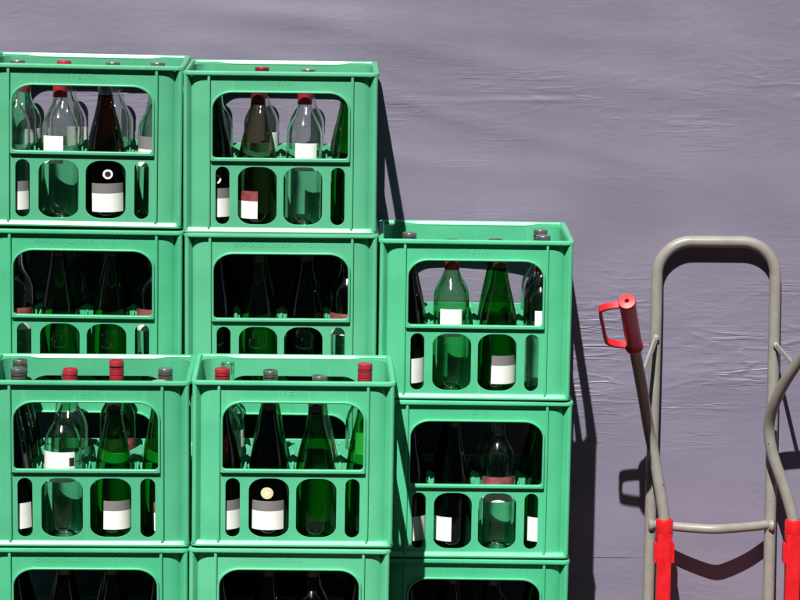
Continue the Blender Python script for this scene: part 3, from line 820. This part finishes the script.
ROWS = {
    'BL1': [[(B, 'clear', 'grey', 'short', 'lowgrey', 12), (B, 'clear', 'red', 'long', 'mid', -16), (U, 'brown', 'grey', 'long', 'lowgrey', 8, 'ring'), (B, 'clear', 'grey', 'short', 'midgrey', -20)],
            [(B, 'clear', 'grey', 'short', None), (B, 'clear', 'red', 'long', None), (B, 'clear', 'grey', 'short', None), (F_, 'clear', 'grey', 'short', None)],
            [(B, 'clear', 'red', 'long', 'mid', 40), (B, 'clear', 'grey', 'short', 'mid', 160), (B, 'clear', 'grey', 'short', None), (B, 'pale', 'dark', 'short', None)]],
    'BR1': [[(U, 'olive', 'dark', 'long', 'lowgrey', 14, 'ring'), (U, 'smoke', 'wine', 'long', 'lowmaroon', -42), (B, 'clear', 'red', 'long', 'mid', 4), (F_, 'green', 'dark', 'long', None)],
            [(F_, 'green', 'grey', 'long', None), None, None, (U, 'green', 'bronze', 'long', None)],
            [(B, 'clear', 'dark', 'short', None), (B, 'clear', 'wine', 'long', 'mid', 60), (B, 'clear', 'silver', 'short', None), None]],
    'BL2': [[(B, 'clear', 'bronze', 'short', 'lowband', 18), (F_, 'green', 'bronze', 'long', None), (F_, 'green', 'bronze', 'long', None), (B, 'clear', 'dark', 'short', 'lowband', -16)],
            [(U, 'olive', 'dark', 'long', None), (B, 'clear', 'grey', 'short', None), (U, 'dark', 'dark', 'long', None), (B, 'pale', 'grey', 'short', None)]],
    'BR2': [[(U, 'dark', 'dark', 'long', None), (U, 'green', 'bronze', 'long', None), (U, 'dark', 'bronze', 'long', None), (B, 'clear', 'bronze', 'short', 'lowband', -35)],
            [(U, 'dark', 'dark', 'long', None), (U, 'olive', 'dark', 'long', None), (B, 'clear', 'grey', 'short', None), (U, 'green', 'grey', 'long', None)]],
    'M1': [[(U, 'dark', 'dark', 'long', 'lowwhite', 52), (B, 'pale', 'red', 'long', 'mid', -4), (U, 'green', 'bronze', 'long', 'lowgrey', 38), (B, 'clear', 'red', 'long', 'mid', 14)],
           [(U, 'olive', 'grey', 'short', None), (B, 'pale', 'dark', 'short', None), (F_, 'green', 'dark', 'long', None), (B, 'olive', 'grey', 'short', None)],
           [None, None, None, (B, 'clear', 'grey', 'short', None)]],
    'M2': [[(U, 'dark', 'dark', 'long', 'lowwhite', 30), (U, 'brown', 'bronze', 'long', 'lowwhite', -50), (B, 'clear', 'bronze', 'short', 'midband', 0), (F_, 'green', 'bronze', 'long', 'lowwhite', 0)],
           [(U, 'dark', 'dark', 'long', None), (U, 'olive', 'dark', 'long', None), (B, 'clear', 'grey', 'short', None), (U, 'green', 'dark', 'long', None)]],
    'M3': [[(U, 'dark', 'dark', 'long', None), (U, 'brown', 'bronze', 'long', None), (U, 'olive', 'bronze', 'long', None), (F_, 'green', 'dark', 'long', None)],
           [(U, 'dark', 'dark', 'long', None), (U, 'dark', 'dark', 'long', None), (B, 'clear', 'grey', 'short', None), (U, 'olive', 'dark', 'long', None)]],
    'FL1': [[(U, 'dark', 'dark', 'long', 'lowwhite', 10), (B, 'clear', None, 'short', 'midwide', -14), (F_, 'green', 'dark', 'long', 'lowgrey', 26), (F_, 'green', 'cream', 'short', 'lowmaroon', 30)],
            [(U, 'dark', 'grey', 'short', None), (B, 'clear', 'red', 'long', None), None, None],
            [(U, 'brown', 'grey', 'short', None), (B, 'pale', 'grey', 'short', None), (B, 'green', 'red', 'long', 'midband', 20), (F_, 'green', 'grey', 'short', None)]],
    'FR1': [[(U, 'brown', 'dark', 'long', 'lowgrey', 16), (U, 'dark', 'dark', 'long', 'lowgrey', 0, 'gold'), (U, 'green', 'dark', 'long', None), (F_, 'green', 'dark', 'long', None)],
            [(B, 'clear', 'red', 'short', 'mid', 60), (F_, 'green', 'silver', 'short', None), (U, 'green', 'silver', 'short', None), None],
            [(B, 'clear', None, 'short', 'mid', 30), None, None, (B, 'clear', 'red', 'long', 'mid', 15)]],
    'FL2': [[(U, 'dark', 'dark', 'long', None), (U, 'brown', 'bronze', 'long', None), (U, 'olive', 'bronze', 'long', None), (F_, 'olive', 'dark', 'long', None)],
            [(U, 'dark', 'dark', 'long', None), (U, 'dark', 'dark', 'long', None), (U, 'olive', 'dark', 'long', None), (U, 'dark', 'dark', 'long', None)]],
    'FR2': [[(U, 'dark', 'dark', 'long', None), (U, 'olive', 'dark', 'long', None), (B, 'brown', 'bronze', 'long', None), (F_, 'olive', 'dark', 'long', None)],
            [(U, 'dark', 'dark', 'long', None), (U, 'dark', 'dark', 'long', None), (U, 'olive', 'dark', 'long', None), (U, 'dark', 'dark', 'long', None)]],
}
for ck, rows in ROWS.items():
    for ri, row in enumerate(rows):
        for ci, spec in enumerate(row):
            if spec is None: continue
            shape, g, cap, capk, lab = spec[:5]
            lrot = spec[5] if len(spec) > 5 else 0
            seal = spec[6] if len(spec) > 6 else None
            place_bottle(ck, ri, ci, shape, g, cap, capk, lab, lrot, seal, hf=HF.get((ck, ri, ci)))

# ------------------------------------------------------------------ pallet under the front stacks
pal = thing('wooden_pallet', 'low wooden pallet carrying the two front crate stacks', 'pallet', (-0.17, -0.52, gz(-0.17)), (0, R(0.5), 0))
top_b = finish(box(0.86, 0.085, 0.018, 0.002), WOOD)
for k in range(4): obj('deck_board', top_b, pal, loc=(0, -0.14 + k * 0.095, 0.0815))
bear = finish(box(0.08, 0.37, 0.072, 0.002), WOOD)
for k in (-1, 0, 1): obj('bearer', bear, pal, loc=(k * 0.37, 0, 0.036))

# ------------------------------------------------------------------ hand truck
ht = thing('hand_truck', 'beige tube hand truck with red grips and red sleeves leaning on the tarpaulin', 'hand truck', (0.95, -0.05, gz(0.95)))
inv = Matrix.Translation(-Vector(ht.location))
def tpart(name, me, m=None, parent=ht):
    if m is not None: finish(me, m, 40)
    me.transform(inv)
    o = obj(name, me)
    o.parent = parent
    return o
xl, xr, zt, rc = 0.8195, 1.0800, 0.974, 0.075
def dep(z): return -(0.0215 + 0.0375 * (0.974 - z))
frame = [(xl - 0.006, dep(0.08), 0.08), (xl, dep(0.84), 0.84)]
frame += [(xl + rc - rc * math.cos(R(a)), dep(zt), zt - rc + rc * math.sin(R(a))) for a in range(0, 91, 9)]
frame += [(xr - rc + rc * math.sin(R(a)), dep(zt), zt - rc + rc * math.cos(R(a))) for a in range(0, 91, 9)]
frame += [(xr, dep(0.84), 0.84), (xr + 0.003, dep(0.08), 0.08)]
tpart('main_frame', tube(frame, 0.0128, res=8), TUBE)
def bow(z, name):
    y = dep(z)
    pts = [(xl - 0.002, y, z), (xl + 0.05, y - 0.0235, z), (xl + 0.10, y - 0.0395, z), ((xl + xr) / 2, y - 0.0450, z), (xr - 0.10, y - 0.0395, z), (xr - 0.05, y - 0.0235, z), (xr + 0.002, y, z)]
    tpart(name, tube(pts, 0.0105, res=7, smooth=6), TUBE)
    for xx in (xl - 0.001, xr + 0.001):
        w = lathe([(0, -0.004), (0.011, -0.004), (0.0142, -0.0015), (0.0142, 0.002), (0.012, 0.006), (0.0105, 0.0085)], 20)
        s = 1 if xx < 0.95 else -1
        w = move(w, Matrix.Translation((xx - s * 0.004, y - 0.009, z)) @ Matrix.Rotation(R(90 * s), 4, 'Y'))
        tpart('weld_collar', w, TUBE)
bow(0.344, 'cross_tube')
bow(0.115, 'cross_tube')
HAND = (
    ([(0.8405, -0.102, 0.330), (0.8395, -0.100, 0.372), (0.8300, -0.092, 0.4323), (0.8163, -0.082, 0.5081), (0.8040, -0.085, 0.562), (0.7905, -0.115, 0.622), (0.7765, -0.155, 0.680), (0.7512, -0.238, 0.7765), (0.7215, -0.366, 0.8885)], -1),
    ([(1.1250, -0.102, 0.330), (1.1242, -0.100, 0.367), (1.1053, -0.092, 0.4336), (1.0759, -0.082, 0.5162), (1.0667, -0.086, 0.5778), (1.0740, -0.122, 0.640), (1.0950, -0.165, 0.705), (1.1330, -0.226, 0.786), (1.1800, -0.352, 0.898)], 1),
)
for pts, s in HAND:
    tpart('handle_tube', tube(pts, 0.0125, res=8, smooth=8), TUBE)
    a, b = Vector(pts[-2]), Vector(pts[-1])
    ax = (b - a).normalized(); tip = b + ax * 0.016
    length = (tip - a).length
    q = Vector((0, 0, 1)).rotation_difference(ax).to_matrix().to_4x4()
    g = lathe([(0.0126, 0), (0.0185, 0.0), (0.0198, 0.003), (0.0198, 0.010), (0.0178, 0.013), (0.0172, 0.03), (0.0170, length - 0.012), (0.0186, length - 0.009), (0.0188, length - 0.003), (0.0172, length), (0.0050, length + 0.0008), (0.0044, length - 0.001), (0.0044, length - 0.020), (0, length - 0.020)], 36)
    grip = tpart('grip', move(g, Matrix.Translation(a) @ q), REDP)
    hol = lathe([(0, 0), (0.0040, 0), (0.0040, 0.0004), (0, 0.0004)], 20)
    tpart('grip_hole', move(hol, Matrix.Translation(a + ax * (length - 0.0197)) @ q), HOLE, grip)
    # hand guard: flat loop on the outer side of the grip
    out = Vector((s, 0, 0)); out = (out - ax * out.dot(ax)).normalized()
    P = lambda along, side: a + ax * along + out * side
    lp = [P(length - 0.012, 0.010), P(length - 0.013, 0.030), P(length - 0.018, 0.049), P(length - 0.030, 0.058), P(length * 0.55, 0.058), P(0.047, 0.057), P(0.030, 0.051), P(0.018, 0.032), P(0.012, 0.010)]
    nrm = ax.cross(out)
    gm = sweep_rect(catmull(lp, 5), 0.0065, 0.0155, nrm)
    tpart('hand_guard', gm, REDP)
    # red square sleeve the tube slides into, with a round collar and side clips
    bx = pts[0][0]
    tilt = 0.004 * s
    zc = 0.372
    col = lathe([(0.0130, 0.030), (0.0175, 0.029), (0.0190, 0.025), (0.0192, 0.0), (0.0178, -0.016)], 28)
    tpart('sleeve_collar', move(col, Matrix.Translation((bx, -0.1015, zc - 0.032))), REDP)
    sl = box(0.030, 0.034, 0.29, 0.0035, 3)
    sleeve = tpart('sleeve', move(sl, Matrix.Translation((bx, -0.103, 0.195))), REDP)
    for sd in (-1, 1):
        cl = box(0.0075, 0.024, 0.046, 0.0015)
        tpart('sleeve_clip', move(cl, Matrix.Translation((bx + sd * 0.0185, -0.103, 0.295))), REDP, sleeve)
for p0, p1 in (((0.819, -0.042, 0.763), (0.7745, -0.158, 0.688)), ((1.083, -0.042, 0.748), (1.106, -0.182, 0.722))):
    d = (Vector(p1) - Vector(p0)).normalized()
    tpart('brace', sweep_rect([p0, (Vector(p0) + Vector(p1)) / 2, p1], 0.006, 0.012, (0, 0.5, 1)), TUBE)
    sc = lathe([(0, 0.006), (0.004, 0.006), (0.0065, 0.003), (0.0065, -0.004), (0, -0.004)], 16)
    tpart('brace_bolt', move(sc, Matrix.Translation((p0[0], p0[1] - 0.003, p0[2])) @ Matrix.Rotation(R(90), 4, 'X')), STEEL)
# lower end, out of the picture: axle, wheels and toe plate
zg = gz(0.95)
tpart('axle', tube([(0.77, -0.115, zg + 0.072), (1.19, -0.115, zg + 0.072)], 0.010), STEEL)
for xw in (0.785, 1.175):
    ty = lathe([(0.038, -0.018), (0.058, -0.020), (0.068, -0.014), (0.072, 0), (0.068, 0.014), (0.058, 0.020), (0.038, 0.018), (0.038, -0.018)], 40)
    w = tpart('wheel', move(ty, Matrix.Translation((xw, -0.115, zg + 0.072)) @ Matrix.Rotation(R(90), 4, 'Y')), HOLE)
    hub = lathe([(0, -0.012), (0.039, -0.012), (0.039, 0.012), (0, 0.012)], 40)
    tpart('rim', move(hub, Matrix.Translation((xw, -0.115, zg + 0.072)) @ Matrix.Rotation(R(90), 4, 'Y')), REDP, w)
tpart('toe_plate', move(box(0.34, 0.22, 0.006, 0.001), Matrix.Translation((0.98, -0.19, zg + 0.004))), REDP)

# ------------------------------------------------------------------ added unseen house behind the viewer, blocks sky to deepen shadows
FAC = mat('sky_blocker_render', (0.12, 0.11, 0.1), 0.85); noise_var(FAC, 3, (0.1, 0.092, 0.085), (0.14, 0.13, 0.118))
BLOCKER_PANE = mat('sky_blocker_pane', (0.03, 0.035, 0.04), 0.08)
BLOCKER_FRAME = mat('sky_blocker_frame', (0.3, 0.29, 0.27), 0.6)
hs = thing('sky_blocker_house', 'added unseen dark house behind the viewer, blocking sky light from the crates', 'house', (0, -12.6, 0))
hw = finish(box(60, 7.0, 15.0, 0), FAC); obj('sky_blocker_wall', hw, hs, loc=(0, -3.5, 7.5))
wf = finish(join([move(box(1.3, 0.12, 0.1, 0.01), Matrix.Translation((0, 0.06, z))) for z in (-0.85, 0.85)] + [move(box(0.1, 0.10, 1.6, 0.01), Matrix.Translation((x, 0.05, 0))) for x in (-0.6, 0, 0.6)]), BLOCKER_FRAME)
wp = finish(box(1.1, 0.03, 1.6, 0), BLOCKER_PANE)
for ix in range(-5, 6):
    for iz in range(4):
        f = obj('sky_blocker_window', wf, hs, loc=(ix * 2.6, 0.0, 2.2 + iz * 3.4))
        obj('pane', wp, f, loc=(0, 0.02, 0))

# ------------------------------------------------------------------ light, sky, camera
sun_dir = Vector((-0.250, -1.0, 1.39)).normalized()
el = math.asin(sun_dir.z); rotz = math.atan2(sun_dir.x, sun_dir.y)
sl = bpy.data.lights.new('sun', 'SUN'); sl.energy = 5.0; sl.angle = R(0.53); sl.color = (1.0, 0.965, 0.91)
so = bpy.data.objects.new('sun', sl); link(so)
so.rotation_euler = (-sun_dir).to_track_quat('-Z', 'Y').to_euler()
so.location = (-1, -5, 6)
w = bpy.data.worlds.new('World'); S.world = w; w.use_nodes = True
sky = w.node_tree.nodes.new('ShaderNodeTexSky'); sky.sky_type = 'NISHITA'; sky.sun_disc = False
sky.sun_elevation = el; sky.sun_rotation = rotz % (2 * math.pi)
bg = w.node_tree.nodes['Background']; bg.inputs['Strength'].default_value = 0.05
w.node_tree.links.new(sky.outputs['Color'], bg.inputs['Color'])

cd = bpy.data.cameras.new('camera'); cam = bpy.data.objects.new('camera', cd); link(cam)
cd.sensor_width = 36; cd.lens = 36 * 2848 / 800; cd.clip_end = 300
C = (0.12726318, -6.18538718, 1.84623441)
cam.matrix_world = Matrix(((0.999767, -0.00622366, -0.02066892, C[0]), (-0.01939549, 0.16124536, -0.98672374, C[1]), (0.0094738, 0.98689473, 0.16108708, C[2]), (0, 0, 0, 1)))
S.camera = cam
S.render.engine = 'CYCLES'
cy = S.cycles
cy.max_bounces = 10; cy.diffuse_bounces = 4; cy.glossy_bounces = 4; cy.transparent_max_bounces = 48
cy.use_denoising = True
try: cy.denoiser = 'OPENIMAGEDENOISE'
except Exception: pass
cy.sample_clamp_indirect = 4
cy.caustics_reflective = False; cy.caustics_refractive = False
vs_ = S.view_settings
vs_.view_transform = 'Standard'; vs_.look = 'None'; vs_.gamma = 1; vs_.use_curve_mapping = False
vs_.exposure = 0.5
